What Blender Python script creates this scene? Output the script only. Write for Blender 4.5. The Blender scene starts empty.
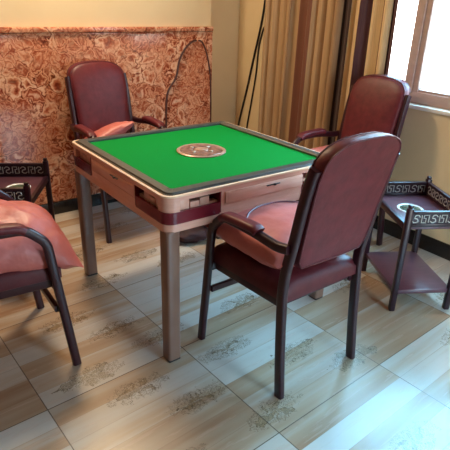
import bpy, bmesh, math, random
from mathutils import Vector, Matrix, noise
R = math.radians
COL = bpy.context.scene.collection
random.seed(4)

# ------------------------------------------------------------------ helpers
def rgb(r, g, b):
    f = lambda c: (c / 255 / 12.92) if c / 255 <= .04045 else ((c / 255 + .055) / 1.055) ** 2.4
    return (f(r), f(g), f(b), 1)

def link(name, me, mat=None, parent=None):
    o = bpy.data.objects.new(name, me); COL.objects.link(o)
    if mat is not None: me.materials.append(mat)
    if parent is not None: o.parent = parent
    return o

def obj(name, bm, mat, parent=None, smooth=35):
    bmesh.ops.recalc_face_normals(bm, faces=bm.faces[:])
    me = bpy.data.meshes.new(name); bm.to_mesh(me); bm.free()
    if smooth:
        for p in me.polygons: p.use_smooth = True
        me.set_sharp_from_angle(angle=R(smooth))
    return link(name, me, mat, parent)

def thing(name, label, cat, loc=(0, 0, 0), rz=0, group=None):
    o = bpy.data.objects.new(name, None); COL.objects.link(o)
    o.location = loc; o.rotation_euler = (0, 0, rz); o.empty_display_size = .1
    o['label'] = label; o['category'] = cat
    if group: o['group'] = group
    return o

def tag(o, label, cat, group=None):
    o['label'] = label; o['category'] = cat
    if group: o['group'] = group
    return o

def struct(name, bm, mat, parent=None, smooth=35):
    o = obj(name, bm, mat, parent, smooth)
    if parent is None: o['kind'] = 'structure'
    return o

def dup(root, loc, rz, label, group=None):
    r = root.copy(); COL.objects.link(r); r.location = loc; r.rotation_euler = (0, 0, rz); r['label'] = label
    if group: r['group'] = group
    for ch in list(root.children):
        c = ch.copy(); COL.objects.link(c); c.parent = r
        for g in list(ch.children):
            d = g.copy(); COL.objects.link(d); d.parent = c
    return r

def box(bm, c, s, bev=0, rz=0, seg=2, M=None):
    mat = Matrix.Translation(c) @ Matrix.Rotation(rz, 4, 'Z') @ Matrix.Diagonal((s[0], s[1], s[2], 1))
    if M is not None: mat = M @ mat
    g = bmesh.ops.create_cube(bm, size=1, matrix=mat)
    if bev:
        es = list({e for v in g['verts'] for e in v.link_edges})
        bmesh.ops.bevel(bm, geom=es, offset=bev, segments=seg, affect='EDGES', profile=.5)

def bx(bm, x0, x1, y0, y1, z0, z1, bev=0):
    box(bm, ((x0 + x1) / 2, (y0 + y1) / 2, (z0 + z1) / 2), (x1 - x0, y1 - y0, z1 - z0), bev)

def catmull(pts, n=6):
    P = [Vector(p) for p in pts]; out = []
    for i in range(len(P) - 1):
        p0 = P[max(i - 1, 0)]; p1 = P[i]; p2 = P[i + 1]; p3 = P[min(i + 2, len(P) - 1)]
        for k in range(n):
            t = k / n
            out.append(.5 * ((2 * p1) + (p2 - p0) * t + (2 * p0 - 5 * p1 + 4 * p2 - p3) * t * t + (3 * p1 - p0 - 3 * p2 + p3) * t ** 3))
    out.append(P[-1]); return out

def fillet(pts, rad, n=6):
    """polyline with rounded corners"""
    P = [Vector(p) for p in pts]; out = [P[0]]
    for i in range(1, len(P) - 1):
        r = rad[i] if isinstance(rad, (list, tuple)) else rad
        a = P[i - 1] - P[i]; b = P[i + 1] - P[i]
        r2 = min(r, a.length * .48, b.length * .48)
        A = P[i] + a.normalized() * r2; B = P[i] + b.normalized() * r2
        for k in range(n + 1):
            t = k / n; out.append(A * (1 - t) ** 2 + P[i] * 2 * t * (1 - t) + B * t * t)
    out.append(P[-1]); return out

def rrect(w, h, r, n=3):
    pts = []
    for cx, cy, a0 in ((w / 2 - r, h / 2 - r, 0), (-w / 2 + r, h / 2 - r, 90), (-w / 2 + r, -h / 2 + r, 180), (w / 2 - r, -h / 2 + r, 270)):
        for k in range(n + 1):
            a = R(a0 + 90 * k / n); pts.append((cx + r * math.cos(a), cy + r * math.sin(a)))
    return pts

def sweep(bm, path, prof, side=None, scale=None, closed=False):
    """sweep a 2D profile (side, normal) along path; side = fixed side axis or None for a free frame"""
    P = [Vector(p) for p in path]; n = len(P); rings = []
    S = Vector(side) if side is not None else None
    for i in range(n):
        if closed: T = P[(i + 1) % n] - P[i - 1]
        else: T = P[min(i + 1, n - 1)] - P[max(i - 1, 0)]
        T.normalize()
        if side is not None:
            s = (S - T * S.dot(T)).normalized()
        else:
            if S is None:
                S = Vector((0, 0, 1)) if abs(T.z) < .9 else Vector((1, 0, 0))
            s = (S - T * S.dot(T)).normalized(); S = s
        N = T.cross(s)
        k = scale[i] if scale else 1
        rings.append([bm.verts.new(P[i] + s * a * k + N * b * k) for a, b in prof])
    m = len(prof)
    for i in range(n if closed else n - 1):
        A = rings[i]; B = rings[(i + 1) % n]
        for j in range(m): bm.faces.new((A[j], A[(j + 1) % m], B[(j + 1) % m], B[j]))
    if not closed:
        bm.faces.new(rings[0][::-1]); bm.faces.new(rings[-1])

def circ(r, n=8): return [(r * math.cos(2 * math.pi * k / n), r * math.sin(2 * math.pi * k / n)) for k in range(n)]

def lathe(bm, prof, c=(0, 0, 0), n=40):
    rings = []
    for r, z in prof:
        if r < 1e-6: rings.append([bm.verts.new((c[0], c[1], c[2] + z))])
        else: rings.append([bm.verts.new((c[0] + r * math.cos(2 * math.pi * k / n), c[1] + r * math.sin(2 * math.pi * k / n), c[2] + z)) for k in range(n)])
    for A, B in zip(rings, rings[1:]):
        for k in range(n):
            k2 = (k + 1) % n
            if len(A) == 1 and len(B) == 1: continue
            if len(A) == 1: bm.faces.new((A[0], B[k], B[k2]))
            elif len(B) == 1: bm.faces.new((A[k], A[k2], B[0]))
            else: bm.faces.new((A[k], A[k2], B[k2], B[k]))

def rsquare(h, r, n=6, c=0):
    return [(x, y) for x, y in rrect(2 * h, 2 * h, r, n)]

def ring(bm, prof, n=6):
    """closed square ring: prof = list of (half size, corner radius, z) giving a closed section"""
    loops = [[bm.verts.new((x, y, z)) for x, y in rsquare(h, r, n)] for h, r, z in prof]
    m = len(loops[0])
    for i in range(len(loops)):
        A = loops[i]; B = loops[(i + 1) % len(loops)]
        for j in range(m): bm.faces.new((A[j], A[(j + 1) % m], B[(j + 1) % m], B[j]))

# ------------------------------------------------------------------ materials
class NT:
    def __init__(s, name):
        s.m = bpy.data.materials.new(name); s.m.use_nodes = True; s.t = s.m.node_tree
        s.b = s.t.nodes['Principled BSDF']
    def n(s, typ, **kw):
        x = s.t.nodes.new(typ)
        for k, v in kw.items():
            if k == 'inp':
                for a, b in v.items(): x.inputs[a].default_value = b
            else: setattr(x, k, v)
        return x
    def l(s, a, ao, b, bi): s.t.links.new(a.outputs[ao], b.inputs[bi])
    def math(s, op, a, b=None, c=None, clamp=False):
        x = s.n('ShaderNodeMath', operation=op, use_clamp=clamp)
        for i, v in enumerate((a, b, c)):
            if v is None: continue
            if isinstance(v, (int, float)): x.inputs[i].default_value = v
            else: s.t.links.new(v, x.inputs[i])
        return x.outputs[0]
    def ramp(s, fac, stops, interp='LINEAR'):
        x = s.n('ShaderNodeValToRGB'); cr = x.color_ramp; cr.interpolation = interp
        while len(cr.elements) < len(stops): cr.elements.new(.5)
        for e, (p, c) in zip(cr.elements, stops): e.position = p; e.color = c
        s.t.links.new(fac, x.inputs['Fac']); return x.outputs['Color']
    def mix(s, fac, a, b, blend='MIX'):
        x = s.n('ShaderNodeMix', data_type='RGBA', blend_type=blend)
        for i, v in ((0, fac), (6, a), (7, b)):
            if isinstance(v, (int, float)): x.inputs[i].default_value = v
            elif isinstance(v, tuple): x.inputs[i].default_value = v
            else: s.t.links.new(v, x.inputs[i])
        return x.outputs[2]
    def out(s, color=None, rough=.5, spec=.5, coat=0, bump=None, bstr=.1, bdist=.01, metal=0, coat_r=.1):
        b = s.b
        if color is not None:
            if isinstance(color, tuple): b.inputs['Base Color'].default_value = color
            else: s.t.links.new(color, b.inputs['Base Color'])
        if isinstance(rough, (int, float)): b.inputs['Roughness'].default_value = rough
        else: s.t.links.new(rough, b.inputs['Roughness'])
        b.inputs['Specular IOR Level'].default_value = spec
        b.inputs['Coat Weight'].default_value = coat; b.inputs['Coat Roughness'].default_value = coat_r
        b.inputs['Metallic'].default_value = metal
        if bump is not None:
            x = s.n('ShaderNodeBump', inp={'Strength': bstr, 'Distance': bdist}); s.t.links.new(bump, x.inputs['Height']); s.l(x, 'Normal', b, 'Normal')
        return s.m
    def obj(s): return s.n('ShaderNodeTexCoord').outputs['Object']
    def noise(s, vec, scale, detail=3, rough=.5, dist=0):
        x = s.n('ShaderNodeTexNoise', inp={'Scale': scale, 'Detail': detail, 'Roughness': rough, 'Distortion': dist})
        s.t.links.new(vec, x.inputs['Vector']); return x
    def mapv(s, vec, scale=(1, 1, 1), rot=(0, 0, 0), loc=(0, 0, 0)):
        x = s.n('ShaderNodeMapping', inp={'Scale': scale, 'Rotation': rot, 'Location': loc}); s.t.links.new(vec, x.inputs['Vector']); return x.outputs[0]

def simple(name, c1, c2=None, scale=20, stretch=(1, 1, 1), rough=.5, spec=.5, coat=0, bstr=0, bdist=.004, metal=0, detail=4):
    t = NT(name); v = t.mapv(t.obj(), stretch); nz = t.noise(v, scale, detail)
    c = t.ramp(nz.outputs['Fac'], [(.3, c1), (.7, c2 or c1)])
    return t.out(c, rough, spec, coat, nz.outputs['Fac'] if bstr else None, bstr, bdist, metal)

M = {}
M['frame'] = simple('dark_maroon_wood', rgb(44, 15, 24), rgb(56, 20, 30), 30, (1, 1, 6), rough=.34, spec=.4, coat=.22)
M['leather'] = simple('maroon_upholstery', rgb(88, 30, 38), rgb(108, 40, 47), 25, rough=.44, spec=.35, bstr=.25, bdist=.006, detail=6)
M['leather_seat'] = simple('maroon_seat_upholstery', rgb(78, 26, 34), rgb(96, 36, 42), 25, rough=.44, spec=.35, bstr=.2, bdist=.006, detail=6)
M['cushion'] = simple('salmon_satin', rgb(188, 100, 94), rgb(206, 118, 110), 9, rough=.42, spec=.45, bstr=.5, bdist=.02, detail=3)
M['piping'] = simple('piping_cord', rgb(96, 38, 52), rgb(110, 48, 60), 40, rough=.5)
M['wood'] = simple('pink_beech_laminate', rgb(222, 166, 146), rgb(232, 180, 160), 14, (1, 1, 8), rough=.3, spec=.5, coat=.2)
M['lip'] = simple('pale_edge_strip', rgb(236, 200, 172), rgb(240, 208, 182), 12, rough=.3)
M['leg'] = simple('bronze_leg', rgb(122, 88, 74), rgb(132, 98, 82), 10, rough=.33, spec=.5, coat=.2)
M['rim'] = simple('grey_rubber_rim', rgb(62, 64, 62), rgb(74, 76, 72), 40, rough=.33, spec=.5)
M['black'] = simple('black_plastic', rgb(18, 16, 18), rgb(26, 24, 26), 20, rough=.4)
M['felt'] = simple('green_felt', rgb(0, 124, 44), rgb(2, 136, 52), 260, rough=.85, spec=.08, bstr=.15, bdist=.002, detail=2)
M['band'] = simple('maroon_plastic', rgb(104, 20, 34), rgb(116, 26, 40), 20, rough=.25, spec=.5)
M['tile'] = simple('pale_tile', rgb(214, 164, 144), rgb(228, 184, 164), 30, rough=.3)
M['bronze'] = simple('bronze_ring', rgb(176, 136, 116), rgb(196, 156, 136), 60, rough=.35, metal=.2)
M['dial_dark'] = simple('dark_dial', rgb(78, 44, 38), rgb(168, 120, 104), 48, rough=.3)
M['dial_white'] = simple('clear_dome', rgb(232, 226, 214), rgb(240, 236, 226), 30, rough=.1)
M['cartwood'] = simple('dark_cart_wood', rgb(36, 15, 24), rgb(48, 21, 32), 18, (1, 6, 1), rough=.32, spec=.35, coat=.15)
M['carttop'] = simple('cart_board', rgb(84, 50, 62), rgb(98, 60, 70), 14, (1, 5, 1), rough=.3, spec=.5, coat=.3)
M['pewter'] = simple('pale_carving', rgb(186, 178, 170), rgb(206, 200, 192), 40, rough=.35, metal=.3)
M['ringw'] = simple('white_glass_rim', rgb(226, 230, 230), rgb(236, 240, 240), 20, rough=.12)
M['dish'] = simple('olive_glass_dish', rgb(60, 70, 62), rgb(104, 112, 92), 30, rough=.1)
M['metal'] = simple('steel_bolt', rgb(110, 100, 96), rgb(130, 120, 114), 20, rough=.3, metal=.9)
M['cream'] = simple('cream_wall_paint', rgb(226, 200, 158), rgb(232, 207, 166), 3, rough=.45, spec=.35, bstr=.06, bdist=.01)
M['ceil'] = simple('ceiling_paint', rgb(190, 165, 130), rgb(196, 172, 138), 3, rough=.7)
M['tan'] = simple('tan_wall_paint', rgb(100, 72, 54), rgb(108, 78, 58), 3, rough=.6)
M['baseb'] = simple('black_skirting', rgb(22, 18, 18), rgb(32, 27, 26), 6, rough=.25)
M['winframe'] = simple('taupe_window_frame', rgb(176, 148, 138), rgb(186, 158, 148), 8, (1, 1, 4), rough=.35)
M['sill'] = simple('white_sill_stone', rgb(232, 226, 216), rgb(240, 234, 226), 8, rough=.3)
M['cable'] = simple('black_cable', rgb(24, 20, 20), rgb(34, 28, 28), 20, rough=.4)
M['brcable'] = simple('brown_cable', rgb(70, 32, 24), rgb(84, 40, 30), 20, rough=.4)
M['bag'] = simple('dark_maroon_cloth', rgb(40, 15, 19), rgb(66, 26, 30), 18, rough=.7, bstr=.4, bdist=.02)

def glass():
    t = NT('window_glass'); nt = t.t; nt.nodes.remove(t.b)
    tr = t.n('ShaderNodeBsdfTransparent'); gl = t.n('ShaderNodeBsdfGlossy', inp={'Roughness': .02}); fr = t.n('ShaderNodeFresnel', inp={'IOR': 1.45})
    mx = t.n('ShaderNodeMixShader'); k = t.math('MULTIPLY', fr.outputs[0], .6)
    nt.links.new(k, mx.inputs[0]); t.l(tr, 0, mx, 1); t.l(gl, 0, mx, 2); t.l(mx, 0, nt.nodes['Material Output'], 'Surface')
    return t.m
M['glass'] = glass()

def marble():
    t = NT('orange_swirl_marble'); v = t.obj()
    v = t.mapv(v, (1, .35, 1))
    nz = t.noise(v, 6.0, 3, .5)
    w = t.n('ShaderNodeVectorMath', operation='SUBTRACT', inp={1: (.5, .5, .5)}); t.l(nz, 'Color', w, 0)
    w2a = t.n('ShaderNodeVectorMath', operation='SCALE', inp={'Scale': .15}); t.l(w, 0, w2a, 0)
    nzb = t.noise(v, 19, 3, .55); wb = t.n('ShaderNodeVectorMath', operation='SUBTRACT', inp={1: (.5, .5, .5)}); t.l(nzb, 'Color', wb, 0)
    wc = t.n('ShaderNodeVectorMath', operation='SCALE', inp={'Scale': .075}); t.l(wb, 0, wc, 0)
    w2 = t.n('ShaderNodeVectorMath', operation='ADD'); t.l(w2a, 0, w2, 0); t.l(wc, 0, w2, 1)
    ad = t.n('ShaderNodeVectorMath', operation='ADD'); t.t.links.new(v, ad.inputs[0]); t.l(w2, 0, ad, 1)
    vd = ad.outputs[0]
    e = t.n('ShaderNodeTexVoronoi', feature='DISTANCE_TO_EDGE', inp={'Scale': 10.5}); t.t.links.new(vd, e.inputs['Vector'])
    f = t.n('ShaderNodeTexVoronoi', feature='F1', inp={'Scale': 10.5}); t.t.links.new(vd, f.inputs['Vector'])
    e2 = t.n('ShaderNodeTexVoronoi', feature='DISTANCE_TO_EDGE', inp={'Scale': 17}); t.t.links.new(vd, e2.inputs['Vector'])
    fine = t.noise(vd, 26, 4, .55, .5)
    cellr = t.n('ShaderNodeSeparateColor'); t.l(f, 'Color', cellr, 0)
    h = t.math('ADD', e.outputs['Distance'], t.math('MULTIPLY', t.math('SUBTRACT', fine.outputs['Fac'], .5), .22))
    pink = rgb(230, 168, 132); lpink = rgb(240, 196, 164); org = rgb(192, 104, 70); red = rgb(132, 50, 30); dk = rgb(92, 32, 20)
    ringc = t.ramp(h, [(0, dk), (.03, org), (.09, pink), (.15, org), (.21, red), (.3, org), (.42, lpink), (.6, pink)])
    alt = t.ramp(h, [(0, red), (.05, pink), (.12, lpink), (.18, pink), (.26, org), (.36, red), (.5, dk)])
    c = t.mix(t.math('GREATER_THAN', cellr.outputs[0], .62), ringc, alt)
    small = t.ramp(t.math('ADD', e2.outputs['Distance'], t.math('MULTIPLY', fine.outputs['Fac'], .12)), [(.05, red), (.1, org), (.18, pink), (.4, org)])
    big = t.noise(v, 4, 3)
    c = t.mix(t.ramp(big.outputs['Fac'], [(.42, (0, 0, 0, 1)), (.6, (.75, .75, .75, 1))]), c, small)
    c = t.mix(t.ramp(fine.outputs['Fac'], [(.32, (.6, .6, .6, 1)), (.44, (0, 0, 0, 1))]), c, rgb(122, 46, 28))
    return t.out(c, .13, .45)
M['marble'] = marble()

def floor_mat():
    t = NT('wood_print_floor_tile'); P = t.obj()
    th = .0522
    uv = t.mapv(P, rot=(0, 0, -th), loc=(1.0138, 1.0121, 0))
    s = t.n('ShaderNodeSeparateXYZ'); t.t.links.new(uv, s.inputs[0]); u, v = s.outputs[0], s.outputs[1]
    TL = .62; PW = TL / 6
    tu = t.math('DIVIDE', u, TL); tv = t.math('DIVIDE', v, TL); pv = t.math('DIVIDE', v, PW)
    iu = t.math('FLOOR', tu); ip = t.math('FLOOR', pv)
    cb = t.n('ShaderNodeCombineXYZ'); t.t.links.new(iu, cb.inputs[0]); t.t.links.new(ip, cb.inputs[1])
    cb.inputs[2].default_value = 2.0
    wn = t.n('ShaderNodeTexWhiteNoise', noise_dimensions='3D'); t.l(cb, 0, wn, 'Vector')
    sw = t.n('ShaderNodeSeparateColor'); t.l(wn, 'Color', sw, 0)
    # per-plank tone: alternating whitish and tan with chance
    al = t.math('MULTIPLY', t.math('PINGPONG', t.math('ADD', ip, t.math('MULTIPLY', iu, 2)), 1.5), .42)
    tone = t.math('ADD', t.math('MULTIPLY', sw.outputs[0], .5), t.math('MULTIPLY', al, .40))
    # streaks along u
    off = t.n('ShaderNodeCombineXYZ'); t.t.links.new(t.math('MULTIPLY', u, 2.2), off.inputs[0]); t.t.links.new(t.math('MULTIPLY', v, 26), off.inputs[1]); t.t.links.new(t.math('MULTIPLY', sw.outputs[1], 40), off.inputs[2])
    st = t.noise(off.outputs[0], 1.4, 6, .6, .4)
    soft = t.noise(off.outputs[0], .55, 3, .5)
    tn = t.math('ADD', tone, t.math('MULTIPLY', t.math('SUBTRACT', soft.outputs['Fac'], .5), .9))
    base = t.ramp(tn, [(.0, rgb(202, 192, 182)), (.28, rgb(196, 182, 168)), (.5, rgb(182, 154, 128)), (.8, rgb(158, 120, 92))])
    base = t.mix(t.ramp(st.outputs['Fac'], [(.56, (0, 0, 0, 1)), (.72, (.55, .55, .55, 1))]), base, rgb(176, 138, 112))
    # printed plant sprigs: one per (tile column, plank pair) cell, jittered
    PV = t.math('DIVIDE', v, PW * 2.0); cu = t.math('ADD', t.math('DIVIDE', u, .46), t.math('MULTIPLY', t.math('FLOOR', PV), .37))
    su = t.math('FLOOR', cu); sv = t.math('FLOOR', PV)
    cc = t.n('ShaderNodeCombineXYZ', inp={2: 3.7}); t.t.links.new(su, cc.inputs[0]); t.t.links.new(sv, cc.inputs[1])
    w3 = t.n('ShaderNodeTexWhiteNoise', noise_dimensions='3D'); t.l(cc, 0, w3, 'Vector')
    s3 = t.n('ShaderNodeSeparateColor'); t.l(w3, 'Color', s3, 0)
    du = t.math('SUBTRACT', t.math('FRACT', cu), t.math('ADD', .38, t.math('MULTIPLY', s3.outputs[0], .24)))
    dv = t.math('SUBTRACT', t.math('FRACT', PV), t.math('ADD', .35, t.math('MULTIPLY', s3.outputs[1], .3)))
    du = t.math('MULTIPLY', du, .46); dv = t.math('MULTIPLY', dv, PW * 2)
    jit = t.noise(P, 28, 3, .6)
    js = t.n('ShaderNodeSeparateColor'); t.l(jit, 'Color', js, 0)
    du = t.math('ADD', du, t.math('MULTIPLY', t.math('SUBTRACT', js.outputs[0], .5), .13))
    dv = t.math('ADD', dv, t.math('MULTIPLY', t.math('SUBTRACT', js.outputs[1], .5), .07))
    r = t.math('SQRT', t.math('ADD', t.math('POWER', t.math('MULTIPLY', du, .5), 2), t.math('POWER', t.math('MULTIPLY', dv, 1.25), 2)))
    an = t.math('ARCTAN2', dv, du)
    bl = t.math('SINE', t.math('ADD', t.math('MULTIPLY', an, 5), t.math('MULTIPLY', s3.outputs[2], 20)))
    RR = t.math('MULTIPLY', t.math('ADD', .030, t.math('MULTIPLY', bl, .034)), t.math('ADD', .55, t.math('MULTIPLY', s3.outputs[0], .7)))
    leaf = t.math('MULTIPLY', t.math('LESS_THAN', r, RR), 1)
    scr = t.noise(P, 70, 4, .7, 1.2)
    lines = t.math('LESS_THAN', t.math('ABSOLUTE', t.math('SUBTRACT', scr.outputs['Fac'], .5)), .022)
    near = t.math('SUBTRACT', 1, t.math('DIVIDE', r, .10), clamp=True)
    near = t.math('GREATER_THAN', t.math('MULTIPLY', near, t.noise(P, 19, 2).outputs['Fac']), .16)
    outl = t.math('LESS_THAN', t.math('ABSOLUTE', t.math('SUBTRACT', r, RR)), .0028)
    has = t.math('GREATER_THAN', t.math('FRACT', t.math('MULTIPLY', s3.outputs[2], 7.3)), .46)
    ink = t.math('MULTIPLY', has, t.math('MAXIMUM', t.math('MULTIPLY', lines, near), t.math('MULTIPLY', outl, t.math('GREATER_THAN', scr.outputs['Fac'], .42))))
    wash = t.math('MULTIPLY', t.math('MULTIPLY', has, leaf), t.math('MULTIPLY', scr.outputs['Fac'], .9))
    lc = t.mix(t.math('GREATER_THAN', s3.outputs[0], .5), rgb(132, 98, 50), rgb(150, 134, 108))
    base = t.mix(wash, base, lc)
    base = t.mix(t.math('MULTIPLY', ink, .8), base, rgb(88, 70, 50))
    # plank edge lines and grout
    pe = t.math('ABSOLUTE', t.math('SUBTRACT', t.math('FRACT', t.math('ADD', pv, .5)), .5))
    pl = t.math('MULTIPLY', t.math('LESS_THAN', pe, .014), .35)
    base = t.mix(pl, base, rgb(140, 108, 84))
    gu = t.math('ABSOLUTE', t.math('SUBTRACT', t.math('FRACT', t.math('ADD', tu, .5)), .5))
    gv = t.math('ABSOLUTE', t.math('SUBTRACT', t.math('FRACT', t.math('ADD', tv, .5)), .5))
    g = t.math('LESS_THAN', t.math('MINIMUM', gu, gv), .0032)
    base = t.mix(t.math('MULTIPLY', g, .85), base, rgb(92, 74, 60))
    rough = t.math('ADD', .2, t.math('MULTIPLY', st.outputs['Fac'], .12))
    return t.out(base, rough, .5, bump=t.math('SUBTRACT', 1, g), bstr=.3, bdist=.002)
M['floor'] = floor_mat()

def curtain_mat():
    t = NT('striped_curtain_cloth'); tc = t.n('ShaderNodeTexCoord'); s = t.n('ShaderNodeSeparateXYZ'); t.l(tc, 'UV', s, 0)
    gold = rgb(180, 147, 110); gold2 = rgb(160, 126, 92); brown = rgb(116, 70, 54); dark = rgb(42, 26, 28); cream = rgb(222, 192, 148); plum = rgb(74, 40, 52)
    Y0, Y1 = 1.255, -.005
    f = lambda y: (Y0 - y) / (Y0 - Y1)
    st = [(0, gold), (f(1.0), gold2), (f(.96), gold), (f(.894), brown), (f(.746), gold), (f(.66), gold2), (f(.621), gold), (f(.54), gold2), (f(.475), dark),
          (f(.391), cream), (f(.323), plum), (f(.207), cream), (f(.145), brown), (f(.125), cream), (f(.055), plum)]
    c = t.ramp(s.outputs[0], st, 'CONSTANT')
    v = t.mapv(t.obj(), (60, 60, 1.5)); nz = t.noise(v, 4, 4)
    c = t.mix(t.ramp(nz.outputs['Fac'], [(.4, (0, 0, 0, 1)), (.75, (.35, .35, .35, 1))]), c, rgb(120, 84, 56))
    m = t.out(c, .6, .3)
    tl = t.b.inputs.get('Sheen Weight')
    if tl: tl.default_value = .15
    return m
M['curtain'] = curtain_mat()

# ------------------------------------------------------------------ the room
WX, WY, WX0, WY0, H = 1.465, 1.40, -2.7, -3.6, 2.75
RY = 1.62            # plain recess beside the marble
b = bmesh.new(); bx(b, WX0 - .2, WX + .25, WY0 - .2, RY + .2, -.08, 0); struct('floor', b, M['floor'])
b = bmesh.new(); bx(b, WX0 - .2, WX + .25, WY0 - .2, RY + .2, H, H + .08); struct('ceiling', b, M['ceil'])
b = bmesh.new(); bx(b, WX0 - .2, 1.035, WY + .02, RY + .2, 0, H); struct('wall_back', b, M['cream'])
b = bmesh.new(); bx(b, 1.035, WX + .2, RY, RY + .2, 0, H); struct('wall_recess', b, M['cream'])
b = bmesh.new(); bx(b, WX0 - .15, WX0, WY0 - .2, WY + .02, 0, H); struct('wall_left', b, M['tan'])
# marble wainscot and moulded cap
b = bmesh.new(); bx(b, WX0, 1.038, WY, WY + .019, .09, 1.222); struct('trim_1', b, M['marble'])
b = bmesh.new()
bx(b, WX0, 1.040, WY - .012, WY + .019, 1.224, 1.258, .006); bx(b, WX0, 1.038, WY - .006, WY + .019, 1.212, 1.222, .002)
struct('trim_2', b, M['marble'])
b = bmesh.new(); bx(b, WX0, 1.036, WY - .014, WY + .019, 0, .092, .003); struct('baseboard_back', b, M['baseb'])
b = bmesh.new(); bx(b, WX - .014, WX, WY0, RY, 0, .1, .003); struct('baseboard_right', b, M['baseb'])

# right wall with window opening; a second opening nearer the camera side
W1 = (-1.15, .86, .885, 2.3); W2 = (-2.0, -1.62, .66, 2.2)
b = bmesh.new()
X0, X1 = WX, WX + .2
bx(b, X0, X1, W1[1], RY, 0, H); bx(b, X0, X1, W2[1], W1[0], 0, H); bx(b, X0, X1, WY0 - .2, W2[0], 0, H)
bx(b, X0, X1, W1[0], W1[1], 0, W1[2]); bx(b, X0, X1, W1[0], W1[1], W1[3], H)
bx(b, X0, X1, W2[0], W2[1], 0, W2[2]); bx(b, X0, X1, W2[0], W2[1], W2[3], H)
struct('wall_right', b, M['cream'])
W3 = (.0, .8, 0.0, 2.2)  # unseen rear opening, added so daylight reaches the sides facing the camera
b = bmesh.new()
bx(b, WX0, W3[0], WY0 - .2, WY0, 0, H); bx(b, W3[1], WX, WY0 - .2, WY0, 0, H); bx(b, W3[0], W3[1], WY0 - .2, WY0, W3[3], H)
struct('wall_front', b, M['tan'])
b = bmesh.new(); bx(b, WX0, -.62, -2.72, -2.6, 0, H); struct('unseen_light_block', b, M['tan'])  # unseen wall added behind the camera to keep daylight off the left side

def window(name, w, mull):
    y0, y1, z0, z1 = w
    b = bmesh.new(); xa, xb = WX + .03, WX + .10; fw = .07
    bx(b, xa, xb, y0, y1, z0 + .005, z0 + .075, .006); bx(b, xa, xb, y0, y1, z1 - fw, z1, .006)
    bx(b, xa + .01, xb - .01, y0, y1, z0 + .07, z0 + .09, .004)
    bx(b, xa, xb, y0, y0 + fw, z0, z1, .006); bx(b, xa, xb, y1 - fw, y1, z0, z1, .006)
    for m in mull:
        bx(b, xa - .012, xb - .02, m - .012, m + .045, z0 + .07, z1 - fw, .006); bx(b, xa, xb, m - .05, m - .006, z0 + .07, z1 - fw, .006)
    fr = struct(name, b, M['winframe'])
    b = bmesh.new(); bx(b, xa + .03, xa + .036, y0 + fw, y1 - fw, z0 + .07, z1 - fw); obj('window_glass', b, M['glass'], fr)
    b = bmesh.new(); bx(b, WX - .018, WX + .2, y0 - .03, y1 + .03, z0 - .02, z0 + .004, .005); obj('window_sill', b, M['sill'], fr)
window('window_1', W1, [-.108]); window('window_2', W2, [])

# ------------------------------------------------------------------ curtain
def make_curtain():
    b = bmesh.new(); uvl = b.loops.layers.uv.new('UVMap')
    NY, NZ = 260, 26; y0, y1 = 1.205, .0; grid = []
    rnd = random.Random(8)
    ph = [rnd.uniform(0, 6.28) for _ in range(6)]
    for k in range(NZ + 1):
        z = .03 + (2.62 - .03) * k / NZ; row = []
        for i in range(NY + 1):
            s = i / NY; y = y0 + (y1 - y0) * s
            sway = .012 * math.sin(z * 1.6 + ph[5])
            q = s * 2 * math.pi
            a = .024 * math.sin(q * 13 + ph[0] + 1.1 * math.sin(q * 2 + ph[1]) + .12 * z) + .012 * math.sin(q * 5.3 + ph[2] + .2 * z) + .006 * math.sin(q * 21 + ph[3] + 1.5 * math.sin(q * 3 + ph[4]))
            amp = .75 + .25 * (1 - z / 2.62)
            yy = y + .010 * math.cos(q * 15 + ph[0]) + sway * .5 + (.05 * (z - 1.0) / 1.6) * (s ** 3)
            row.append((b.verts.new((1.418 - a * amp, yy, z)), s, z))
        grid.append(row)
    for k in range(NZ):
        for i in range(NY):
            c = [grid[k][i], grid[k][i + 1], grid[k + 1][i + 1], grid[k + 1][i]]
            f = b.faces.new([q[0] for q in c])
            for lp, q in zip(f.loops, c): lp[uvl].uv = (q[1], q[2] / 2.6)
    o = obj('curtain', b, M['curtain'], None, 180)
    md = o.modifiers.new('thickness', 'SOLIDIFY'); md.thickness = .0025
    return tag(o, 'long gold and plum striped curtain hanging in folds beside the window', 'curtain')
make_curtain()
b = bmesh.new(); bx(b, 1.36, 1.44, -.2, 1.4, 2.63, H, .004); struct('trim_3', b, M['sill'])

# ------------------------------------------------------------------ wall cables
def cable(name, pts, r, mat, label):
    b = bmesh.new(); sweep(b, catmull(pts, 6), circ(r, 8)); return tag(obj(name, b, mat), label, 'cable')
x = WX - .008; dy = .035
cable('wall_cable', [(x, 1.25 + dy, 1.60), (x, 1.252 + dy, 1.458), (x, 1.285 + dy, 1.275), (x, 1.35 + dy, 1.042), (x, 1.43 + dy, .747), (x, 1.525 + dy, .431), (x, 1.56 + dy, .2), (x - .012, 1.565 + dy, .1)], .0085, M['cable'],
      'black cable running straight down the corner wall from the top of the picture')
cable('wall_cable', [(x, 1.225 + dy, 1.245), (x, 1.24 + dy, 1.262), (x, 1.262 + dy, 1.225), (x, 1.30 + dy, 1.10), (x, 1.318 + dy, .887), (x, 1.365 + dy, .63), (x, 1.405 + dy, .422), (x, 1.43 + dy, .2), (x - .012, 1.435 + dy, .1)], .0065, M['cable'],
      'shorter thin black cable hooking out from the curtain edge beside the corner')
y = WY - .006
cable('wainscot_cable', [(.605, y, .2), (.607, y, .525), (.622, y, .776), (.70, y, .897), (.735, y, 1.026), (.789, y, 1.11), (.852, y, 1.155), (.885, y, 1.16)], .008, M['brcable'],
      'dark brown cord climbing the marble wainscot in an arch behind the table')
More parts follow.
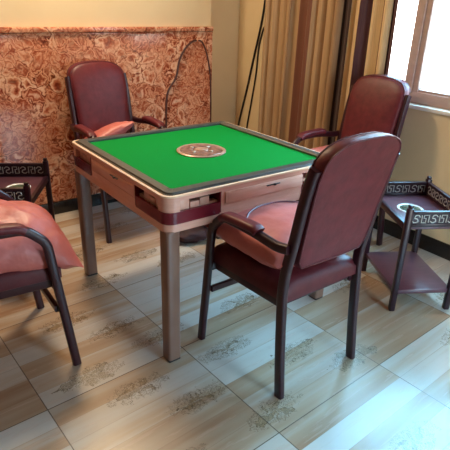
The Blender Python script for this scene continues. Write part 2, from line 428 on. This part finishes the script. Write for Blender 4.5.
cable('wainscot_cable', [(.905, y, 1.16), (.942, y, 1.145), (.985, y, 1.054), (1.018, y, .901), (1.028, y, .7), (1.03, y, .55), (1.032, y, .2)], .006, M['brcable'],
      'brown cord dropping down the marble right next to the panel end')

# ------------------------------------------------------------------ mahjong table
def make_table():
    t = thing('mahjong_table', 'square pink-beige mahjong table with bright green felt top and drawers', 'table')
    S = .48
    b = bmesh.new()                                            # wooden frame: upper and lower rails, corner posts, side boards
    ring(b, [(S, .045, .744), (S, .045, .762), (S - .02, .03, .762), (S - .02, .03, .744)])
    ring(b, [(S, .045, .618), (S, .045, .652), (S - .03, .02, .652), (S - .03, .02, .618)])
    for a in range(4):
        m = Matrix.Rotation(a * math.pi / 2, 4, 'Z')
        box(b, (0, -S + .012, .698), (.45, .022, .094), 0, M=m)
        # rounded corner post (quarter shell)
        prof = [(S - .045 + .045 * math.cos(R(q)), -(S - .045 + .045 * math.sin(R(q)))) for q in range(0, 91, 15)]
        prof = [(S, -(S - .062))] + prof + [(S - .062, -S)]
        inn = [(S - .02, -(S - .062)), (S - .02, -(S - .02)), (S - .062, -(S - .02))]
        lo = [b.verts.new(m @ Vector((px, py, .698))) for px, py in prof + inn[::-1]]
        hi = [b.verts.new(m @ Vector((px, py, .746))) for px, py in prof + inn[::-1]]
        n = len(lo)
        for j in range(n): b.faces.new((lo[j], lo[(j + 1) % n], hi[(j + 1) % n], hi[j]))
        b.faces.new(lo); b.faces.new(hi)
    obj('table_frame', b, M['wood'], t)
    b = bmesh.new(); ring(b, [(S + .003, .046, .760), (S + .003, .046, .767), (S - .012, .035, .767), (S - .012, .035, .760)]); obj('edge_strip', b, M['lip'], t)
    b = bmesh.new(); ring(b, [(S - .018, .032, .759), (S - .018, .032, .768), (S - .022, .03, .774), (S - .056, .012, .776), (S - .064, .01, .770), (S - .064, .01, .755), (S - .05, .01, .755)])
    obj('top_rim', b, M['rim'], t)
    b = bmesh.new(); ring(b, [(S - .011, .034, .760), (S - .011, .034, .7685), (S - .018, .03, .7685), (S - .018, .03, .760)]); obj('rim_gap_dark', b, M['black'], t)  # solid black ring, puts the dark of the gap beside the rim into colour
    b = bmesh.new(); bx(b, -S + .05, S - .05, -S + .05, S - .05, .745, .762); obj('playing_surface', b, M['felt'], t)
    b = bmesh.new(); lathe(b, [(0, .762), (.121, .762), (.122, .766), (.117, .769), (.113, .768), (.106, .768), (.104, .7665), (.0, .7665)], n=64)
    dial = obj('dice_dial', b, M['bronze'], t)
    b = bmesh.new(); lathe(b, [(.105, .7668), (.103, .769), (.066, .771), (.050, .770), (.048, .769), (0, .769)], n=48); obj('dial_ring', b, M['dial_dark'], dial)
    b = bmesh.new(); lathe(b, [(.034, .769), (.032, .773), (.024, .775), (.012, .776), (0, .776)], n=32); obj('dice_dome', b, M['bronze'], dial)
    for q in range(4):
        b = bmesh.new(); a = R(20 + 90 * q); box(b, (.058 * math.cos(a), .058 * math.sin(a), .772), (.016, .010, .004), .001, a); obj('dial_button', b, M['dial_white'], dial)
    for a in range(4):
        rot = Matrix.Rotation(a * math.pi / 2, 4, 'Z')
        # maroon tray band wrapping the corner at (+S,-S) of the turned frame
        b = bmesh.new()
        path = fillet([(S - .247, -S + .004, 0), (S - .004, -S + .004, 0), (S - .004, -S + .247, 0)], .045, 8)
        path = [rot @ (p + Vector((0, 0, .6755))) for p in path]
        sweep(b, path, [(-.0245, -.006), (.0245, -.006), (.0245, .006), (-.0245, .006)], side=(0, 0, 1))
        band = obj('corner_tray', b, M['band'], t)
        b = bmesh.new()                                        # dark inside of the tray
        box(b, (S - .15, -S + .085, .700), (.19, .006, .092), 0, M=rot); box(b, (S - .085, -S + .15, .700), (.006, .19, .092), 0, M=rot)
        box(b, (S - .14, -S + .05, .690), (.20, .075, .006), 0, M=rot); box(b, (S - .05, -S + .14, .690), (.075, .20, .006), 0, M=rot)
        box(b, (S - .252, -S + .045, .70), (.006, .09, .09), 0, M=rot); box(b, (S - .045, -S + .252, .70), (.09, .006, .09), 0, M=rot)
        obj('tray_lining', b, M['band'], band)
        for k, (px, hh) in enumerate(((.090, .044), (.138, .030), (.186, .040), (.226, .014))):
            b = bmesh.new(); box(b, (S - px, -S + .032, .693 + hh / 2), (.045, .03, hh), .003, M=rot); obj('counter_stick', b, M['tile'], band)
        for k, (py, hh) in enumerate(((.092, .044), (.140, .028), (.186, .038), (.226, .012))):
            b = bmesh.new(); box(b, (S - .032, -S + py, .693 + hh / 2), (.030, .045, hh), .003, M=rot); obj('counter_stick', b, M['tile'], band)
        # drawer in the middle of each side
        b = bmesh.new()
        box(b, (0.01, -S + .000, .7135), (.432, .008, .050), .0025, M=rot)
        box(b, (0.01, -S - .003, .7135), (.408, .004, .040), .0015, M=rot)
        box(b, (0.01, -S + .0005, .6835), (.432, .004, .004), .001, M=rot)
        dr = obj('drawer', b, M['wood'], t)
        b = bmesh.new(); box(b, (.045, -S - .008, .727), (.075, .006, .005), .002, M=rot); box(b, (.052, -S - .011, .727), (.014, .010, .010), .004, M=rot)
        obj('drawer_handle', b, M['black'], dr)
        # legs
        lx = .447
        b = bmesh.new()
        pr = rrect(.062, .062, .012, 3); c = rot @ Vector((lx, -lx, 0))
        lo = [b.verts.new(c + rot @ Vector((px, py, .012))) for px, py in pr]; hi = [b.verts.new(c + rot @ Vector((px, py, .620))) for px, py in pr]
        n = len(lo)
        for j in range(n): b.faces.new((lo[j], lo[(j + 1) % n], hi[(j + 1) % n], hi[j]))
        b.faces.new(lo); b.faces.new(hi)
        lg = obj('leg', b, M['leg'], t)
        b = bmesh.new(); box(b, c + Vector((0, 0, .006)), (.056, .056, .012), .003, a * math.pi / 2); obj('foot_pad', b, M['black'], lg)
    b = bmesh.new(); bx(b, -.38, .38, -.38, .38, .575, .655, .01); obj('machine_housing', b, M['leg'], t)
    return t
make_table()

# ------------------------------------------------------------------ armchair
POST = [(.215, .002, 0), (.213, .022, .20), (.211, .036, .40), (.209, .040, .48), (.208, .030, .57), (.207, .008, .68), (.207, -.018, .82), (.205, -.040, .92), (.203, -.052, .96)]
def yback(z):
    for (a, b2) in zip(POST, POST[1:]):
        if z <= b2[2]: return a[1] + (b2[1] - a[1]) * (z - a[2]) / (b2[2] - a[2])
    a, b2 = POST[-2], POST[-1]; return b2[1] + (b2[1] - a[1]) / (b2[2] - a[2]) * (z - b2[2])
def make_chair(label, loc, rz, group):
    t = thing('armchair', label, 'chair', loc, rz, group)
    for s in (-1, 1):
        b = bmesh.new()
        sweep(b, catmull([(s * x_, y_, z_) for x_, y_, z_ in POST], 5), rrect(.028, .040, .009), side=(1, 0, 0)); obj('rear_leg', b, M['frame'], t)
        b = bmesh.new()
        arm = fillet([(s * .256, .494, 0), (s * .250, .434, .590), (s * .249, .362, .660), (s * .248, .20, .668), (s * .236, .06, .650), (s * .226, .012, .655)], [0, .03, .035, .1, .06, 0], 8)
        sweep(b, arm, rrect(.030, .036, .010), side=(1, 0, 0)); al = obj('front_leg', b, M['frame'], t)
        b = bmesh.new()
        pad = [(s * .2505, .360, .657), (s * .250, .325, .674), (s * .2485, .20, .683), (s * .2475, .165, .683), (s * .2465, .15, .676)]
        sweep(b, catmull(pad, 5), rrect(.056, .032, .014), side=(1, 0, 0)); obj('arm_pad', b, M['leather'], t)
    b = bmesh.new()                                            # seat rails
    for s in (-1, 1): sweep(b, [(s * .190, .045, .400), (s * .215, .445, .400)], rrect(.022, .040, .006), side=(1, 0, 0))
    box(b, (0, .447, .40), (.49, .022, .040), .005); box(b, (0, .062, .408), (.41, .022, .035), .005)
    obj('seat_frame', b, M['frame'], t)
    b = bmesh.new(); sweep(b, [(-.24, .445, .285), (.24, .445, .285)], rrect(.020, .030, .006), side=(0, 1, 0)); obj('front_stretcher', b, M['frame'], t)
    for s in (-1, 1):
        b = bmesh.new(); lathe(b, [(0, .0), (.008, 0), (.008, .018), (0, .018)], (s * .18, .062, .378), 12); obj('bolt', b, M['metal'], t)
    # seat pad: padded slab
    b = bmesh.new(); N = 18
    def pad_grid(top):
        g = []
        for i in range(N + 1):
            row = []
            for j in range(N + 1):
                u = -1 + 2 * i / N; v = -1 + 2 * j / N
                e = ((1 - abs(u) ** 8) * (1 - abs(v) ** 8)) ** .35
                hw = .212 + (.240 - .212) * (v + 1) / 2
                z = (.458 + .035 * e + .010 * (1 - u * u) * (1 - v * v)) if top else (.418 - .012 * min(1, e * 1.3))
                row.append(b.verts.new((u * hw * (.97 if abs(u) == 1 else 1), .255 + v * .225, z)))
            g.append(row)
        for i in range(N):
            for j in range(N): b.faces.new((g[i][j], g[i + 1][j], g[i + 1][j + 1], g[i][j + 1]))
        return g
    A = pad_grid(True); B = pad_grid(False)
    def loop(g): return [g[i][0] for i in range(N + 1)] + [g[N][j] for j in range(1, N + 1)] + [g[i][N] for i in range(N - 1, -1, -1)] + [g[0][j] for j in range(N - 1, 0, -1)]
    la, lb = loop(A), loop(B)
    for k in range(len(la)): b.faces.new((la[k], la[(k + 1) % len(la)], lb[(k + 1) % len(lb)], lb[k]))
    obj('seat_pad', b, M['leather_seat'], t, 50)
    # upholstered backrest
    def outline(n=10):
        pts = []; zb, zs, ztop = .562, .955, 1.050
        pts += [(-.160, zb), (-.08, zb - .004), (0, zb - .006), (.08, zb - .004), (.160, zb)]
        pts += [(.180, zb + .03), (.186, .66), (.190, .76), (.194, .86), (.196, .92)]
        for k in range(1, 12):
            a = math.pi * k / 12
            ca, sa = math.cos(a), math.sin(a)
            pts.append((.196 * math.copysign(abs(ca) ** .72, ca), .945 + (ztop - .945) * abs(sa) ** .8))
        pts += [(-.196, .92), (-.194, .86), (-.190, .76), (-.186, .66), (-.180, zb + .03)]
        return pts
    O = outline(); cx, cz = 0, .79
    def shell(dy_list):
        rings = []
        for sc, dy, dz in dy_list:
            rr = []
            for px, pz in O:
                x_ = cx + (px - cx) * sc; z_ = cz + (pz - cz) * sc
                rr.append(b.verts.new((x_, yback(z_) + dy, z_)))
            rings.append(rr)
        return rings
    b = bmesh.new()
    prof = [(.15, .050, 0), (.5, .049, 0), (.8, .045, 0), (.92, .039, 0), (.975, .032, 0), (1.0, .020, 0), (1.008, .004, 0), (1.0, -.016, 0), (.988, -.024, 0), (.95, -.025, 0), (.8, -.026, 0), (.5, -.026, 0), (.15, -.026, 0)]
    rg = shell(prof); n = len(O)
    for A2, B2 in zip(rg, rg[1:]):
        for j in range(n): b.faces.new((A2[j], A2[(j + 1) % n], B2[(j + 1) % n], B2[j]))
    b.faces.new(rg[0]); b.faces.new(rg[-1])
    back = obj('backrest', b, M['leather'], t, 60)
    b = bmesh.new()                                            # welted seams round both faces
    for dy, sc in ((-.024, .988), (.027, .990)):
        sweep(b, [(px * sc, yback(cz + (pz - cz) * sc) + dy, cz + (pz - cz) * sc) for px, pz in O], circ(.0038, 6), side=(0, 1, 0), closed=True)
    obj('piping', b, M['leather_seat'], back)
    return t
G = 'matching armchairs round the mahjong table'
near_chair = make_chair('maroon armchair in the foreground seen from behind, right of the table', (0.0, -.893, 0), R(.4), G)
dup(near_chair, (.035, 1.268, 0), R(183), 'maroon armchair facing the viewer between the marble wainscot and the table', G)
dup(near_chair, (1.272, -.012, 0), R(90), 'maroon armchair in front of the curtain and window, behind the tea trolley', G)
dup(near_chair, (-1.29, .015, 0), R(-91), 'maroon armchair cut off by the left edge of the picture', G)

# ------------------------------------------------------------------ seat cushions
def cushion_mesh(name, w, d, h, seed, mat, poke=.06, wr=.006, parent=None, sag=0, sag_u=0):
    b = bmesh.new(); N = 30; off = Vector((seed * 3.1, seed * 1.7, 0))
    def side(sg):
        g = []
        for i in range(N + 1):
            row = []
            for j in range(N + 1):
                u = -1 + 2 * i / N; v = -1 + 2 * j / N
                x_ = w / 2 * u * (1 - poke * (1 - v * v)); y_ = d / 2 * v * (1 - poke * (1 - u * u))
                e = (max(0, 1 - abs(u) ** 2.6) * max(0, 1 - abs(v) ** 2.6)) ** .5
                z_ = sg * h / 2 * e
                q = Vector((x_ * 9, y_ * 9, sg * 2)) + off
                k = noise.noise(q) * wr * 1.2 + noise.noise(q * 2.3) * wr * .7
                k += wr * .9 * math.sin(14 * (abs(u) + abs(v)) + 3 * noise.noise(q)) * max(0, abs(u) + abs(v) - .75) * (e ** .3)
                z_ += k * (e ** .5)
                z_ -= sag * (max(0, v) ** 2) + sag_u * (max(0, u) ** 2)
                row.append(b.verts.new((x_, y_, z_)))
            g.append(row)
        for i in range(N):
            for j in range(N): b.faces.new((g[i][j], g[i + 1][j], g[i + 1][j + 1], g[i][j + 1]))
    side(1); side(-1)
    bmesh.ops.remove_doubles(b, verts=b.verts[:], dist=.0004)
    return obj(name, b, mat, parent, 60)

def place(o, loc, rot): o.location = loc; o.rotation_euler = rot
GC = 'salmon seat cushions on the armchairs'
c1 = tag(cushion_mesh('seat_cushion', .495, .47, .17, 1, M['cushion'], .03, .006), 'salmon seat cushion on the foreground armchair seen from behind', 'cushion', GC)
place(c1, (0.0, -.893 + .270, .572), (R(-1), 0, 0))
b = bmesh.new(); pp = []
for k in range(25):
    a = R(25 + 130 * k / 24); px, py = .19 * math.cos(a), -.02 + .14 * math.sin(a)
    e = ((1 - abs(px / .225) ** 2.6) * (1 - abs(py / .23) ** 2.6)) ** .5
    pp.append((px, py, .085 * e + .003))
sweep(b, pp, circ(.004, 6)); obj('piping', b, M['piping'], c1)
c2 = tag(cushion_mesh('seat_cushion', .35, .38, .11, 2, M['cushion'], .04, .006), 'salmon cushion propped against the back of the armchair by the marble wall', 'cushion', GC)
place(c2, (-.055, 1.075, .60), (R(-20), R(-20), R(4)))
c3 = tag(cushion_mesh('seat_cushion', .44, .44, .12, 3, M['cushion'], .04, .006), 'pale salmon cushion on the armchair in front of the curtain', 'cushion', GC)
place(c3, (1.02, -.012, .565), (0, 0, R(90)))
c4 = tag(cushion_mesh('seat_cushion', .485, .52, .20, 4, M['cushion'], .05, .018, sag=.06, sag_u=.05), 'creased salmon cushion overhanging the armchair at the left edge', 'cushion', GC)
place(c4, (-.968, .01, .566), (R(-3), R(0), R(-93)))

# ------------------------------------------------------------------ tea trolleys
def make_cart(label, loc, rz, group):
    t = thing('tea_trolley', label, 'trolley', loc, rz, group)
    W, D = .295, .42                                           # post centres: x 0..W, y 0..D ; open long side at x = 0
    for px in (0, W):
        for py in (0, D):
            b = bmesh.new(); box(b, (px, py, .285), (.028, .028, .57), .004)
            box(b, (px, py, .578), (.022, .022, .018), .006)
            obj('leg', b, M['cartwood'], t)
    b = bmesh.new(); box(b, (W / 2, D / 2, .110), (W + .006, D + .006, .024), .003); obj('lower_shelf', b, M['carttop'], t)
    b = bmesh.new(); box(b, (W / 2, D / 2, .470), (W + .012, D + .012, .018), .003); tray = obj('tray', b, M['carttop'], t)
    b = bmesh.new(); box(b, (0.0, D / 2, .468), (.020, D - .028, .034), .003); obj('tray_edge', b, M['cartwood'], t)
    def gallery(p0, p1):
        a = Vector(p0); c = Vector(p1); L = (c - a).length; dr = (c - a).normalized(); ang = math.atan2(dr.y, dr.x); mid = (a + c) / 2
        b = bmesh.new()
        box(b, mid + Vector((0, 0, .549)), (L, .022, .014), .003, ang); box(b, mid + Vector((0, 0, .482)), (L, .018, .016), .002, ang)
        box(b, mid + Vector((0, 0, .516)), (L, .005, .060), 0, ang)
        g = obj('gallery_rail', b, M['cartwood'], t)
        b = bmesh.new(); n = max(3, round(L / .042)); st = L / n; nrm = Vector((-dr.y, dr.x, 0))
        for sg in (-1, 1):
            for k in range(n):
                o0 = a + dr * (st * (k + .5)) + nrm * sg * .0045 + Vector((0, 0, .5155))
                w, h = st * .40, .019
                Sx = [(-w, -h * .6), (-w * .4, -h), (w * .5, -h * .7), (w * .3, 0), (-w * .5, h * .2), (-w * .3, h * .9), (w * .5, h), (w, h * .5)]
                if k % 2: Sx = [(-w, h), (-w, -h), (w * .2, -h), (w * .2, h * .2), (-w * .4, h * .2), (-w * .4, h), (w, h), (w, -h)]
                sweep(b, [o0 + dr * p + Vector((0, 0, q)) for p, q in (catmull([(x_, y_, 0) for x_, y_ in Sx], 3) if not k % 2 else [(x_, y_, 0) for x_, y_ in Sx]) for p, q in [(p, q)]] if False else
                      [o0 + dr * v.x + Vector((0, 0, v.y)) for v in (catmull([(x_, y_, 0) for x_, y_ in Sx], 3) if not k % 2 else [Vector((x_, y_, 0)) for x_, y_ in Sx])], circ(.0026, 5), side=nrm)
        obj('fretwork', b, M['pewter'], g)
    e = .014
    gallery((e, 0, 0), (W - e, 0, 0)); gallery((e, D, 0), (W - e, D, 0)); gallery((W, e, 0), (W, D - e, 0))
    b = bmesh.new(); lathe(b, [(.066, .479), (.066, .484), (.060, .486), (.053, .482), (.053, .479)], (W / 2 - .04, D / 2 + .0, 0), 40); rg = obj('glass_ring', b, M['ringw'], tray)
    b = bmesh.new(); lathe(b, [(.054, .4815), (.03, .4805), (0, .4802)], (W / 2 - .04, D / 2 + .0, 0), 40); obj('ash_dish', b, M['dish'], tray)
    return t
GT = 'dark wooden tea trolleys with fretwork galleries'
cart = make_cart('dark tea trolley with fretwork gallery at the right edge below the window', (.684, -.758, 0), R(-31), GT)
a2 = R(149.5)
# second trolley turned round: its open side (x = 0) faces right; post (0, D) is the near right one, (0, 0) the far right one
dup(cart, (-.508, .852, 0), a2, 'dark tea trolley by the marble wall, behind the left armchair', GT)

# ------------------------------------------------------------------ dark bundle under the table
b = bmesh.new()
pts = []
g = bmesh.ops.create_icosphere(b, subdivisions=4, radius=1)
for v in g['verts']:
    q = v.co.copy(); k = 1 + .22 * noise.noise(q * 2.2) + .1 * noise.noise(q * 5)
    v.co = Vector((q.x * .15 * k, q.y * .10 * k, max(-.9, q.z * k) * .05 + .045))
bag = tag(obj('cloth_bag', b, M['bag'], None, 60), 'low dark maroon bag lying on the floor under the table', 'bag')
place(bag, (.27, .52, 0), (0, 0, R(-25)))
b = bmesh.new(); sweep(b, catmull([(-.10, 0, .07), (-.06, -.02, .10), (.02, -.03, .115), (.09, -.01, .10), (.11, 0, .06)], 5), rrect(.006, .022, .002), side=(0, 1, 0)); obj('strap', b, M['bag'], bag)

# ------------------------------------------------------------------ light
SKY_LOW, SKY_HIGH = 9, 74
w = bpy.data.worlds.new('sky'); bpy.context.scene.world = w; w.use_nodes = True
wt = w.node_tree; bg = wt.nodes['Background']
# overcast sky: pale at the horizon, bluer and several times brighter overhead
tc = wt.nodes.new('ShaderNodeTexCoord'); sx = wt.nodes.new('ShaderNodeSeparateXYZ'); cr = wt.nodes.new('ShaderNodeValToRGB'); mr = wt.nodes.new('ShaderNodeMapRange')
cr.color_ramp.elements[0].color = (1, .98, .94, 1); cr.color_ramp.elements[1].color = (.24, .66, 1, 1); cr.color_ramp.elements[1].position = .5
mr.inputs['From Min'].default_value = .18; mr.inputs['From Max'].default_value = .95; mr.inputs['To Min'].default_value = SKY_LOW; mr.inputs['To Max'].default_value = SKY_HIGH
wt.links.new(tc.outputs['Generated'], sx.inputs[0]); wt.links.new(sx.outputs[2], cr.inputs[0]); wt.links.new(sx.outputs[2], mr.inputs[0])
wt.links.new(cr.outputs[0], bg.inputs['Color']); wt.links.new(mr.outputs[0], bg.inputs['Strength'])
def portal(name, loc, rot, sx, sy):
    l = bpy.data.lights.new(name, 'AREA'); l.shape = 'RECTANGLE'; l.size = sx; l.size_y = sy; l.cycles.is_portal = True
    o = bpy.data.objects.new(name, l); COL.objects.link(o); o.location = loc; o.rotation_euler = rot
for nm, W in (('window_daylight', W1), ('side_daylight', W2)):
    portal(nm, (WX + .21, (W[0] + W[1]) / 2, (W[2] + W[3]) / 2), (0, R(90), 0), W[3] - W[2], W[1] - W[0])
portal('added_rear_daylight', ((W3[0] + W3[1]) / 2, WY0 - .21, (W3[2] + W3[3]) / 2), (R(90), 0, 0), W3[1] - W3[0], W3[3] - W3[2])  # daylight portal for the added rear opening
l = bpy.data.lights.new('added_warm_fill', 'AREA'); l.shape = 'DISK'; l.size = .4; l.energy = 40; l.color = (1, .80, .54)  # unseen fill light added to warm the back wall and left side
o = bpy.data.objects.new('added_warm_fill', l); COL.objects.link(o); o.location = (-.2, 1.0, 2.6)

# ------------------------------------------------------------------ camera
cam = bpy.data.cameras.new('camera'); co = bpy.data.objects.new('camera', cam); COL.objects.link(co)
rx = Vector((0.8052713873526838, -0.5922062921582976, 0.02880451768742345)); dn = Vector((-0.22049430039818765, -0.34421401296084264, -0.912632991280343)); fw = Vector((0.5503819184920574, 0.728566003056356, -0.40776380784406097))
m = Matrix.Identity(4)
for i in range(3): m[i][0] = rx[i]; m[i][1] = -dn[i]; m[i][2] = -fw[i]
m.translation = Vector((-1.3391, -1.98469, 1.43473)); co.matrix_world = m
cam.sensor_width = 36; cam.lens = 36 * 499.384 / 450; cam.clip_start = .05
sc = bpy.context.scene; sc.camera = co
sc.view_settings.view_transform = 'Standard'; sc.view_settings.look = 'None'; sc.view_settings.exposure = .04; sc.view_settings.gamma = 1; sc.view_settings.use_curve_mapping = False
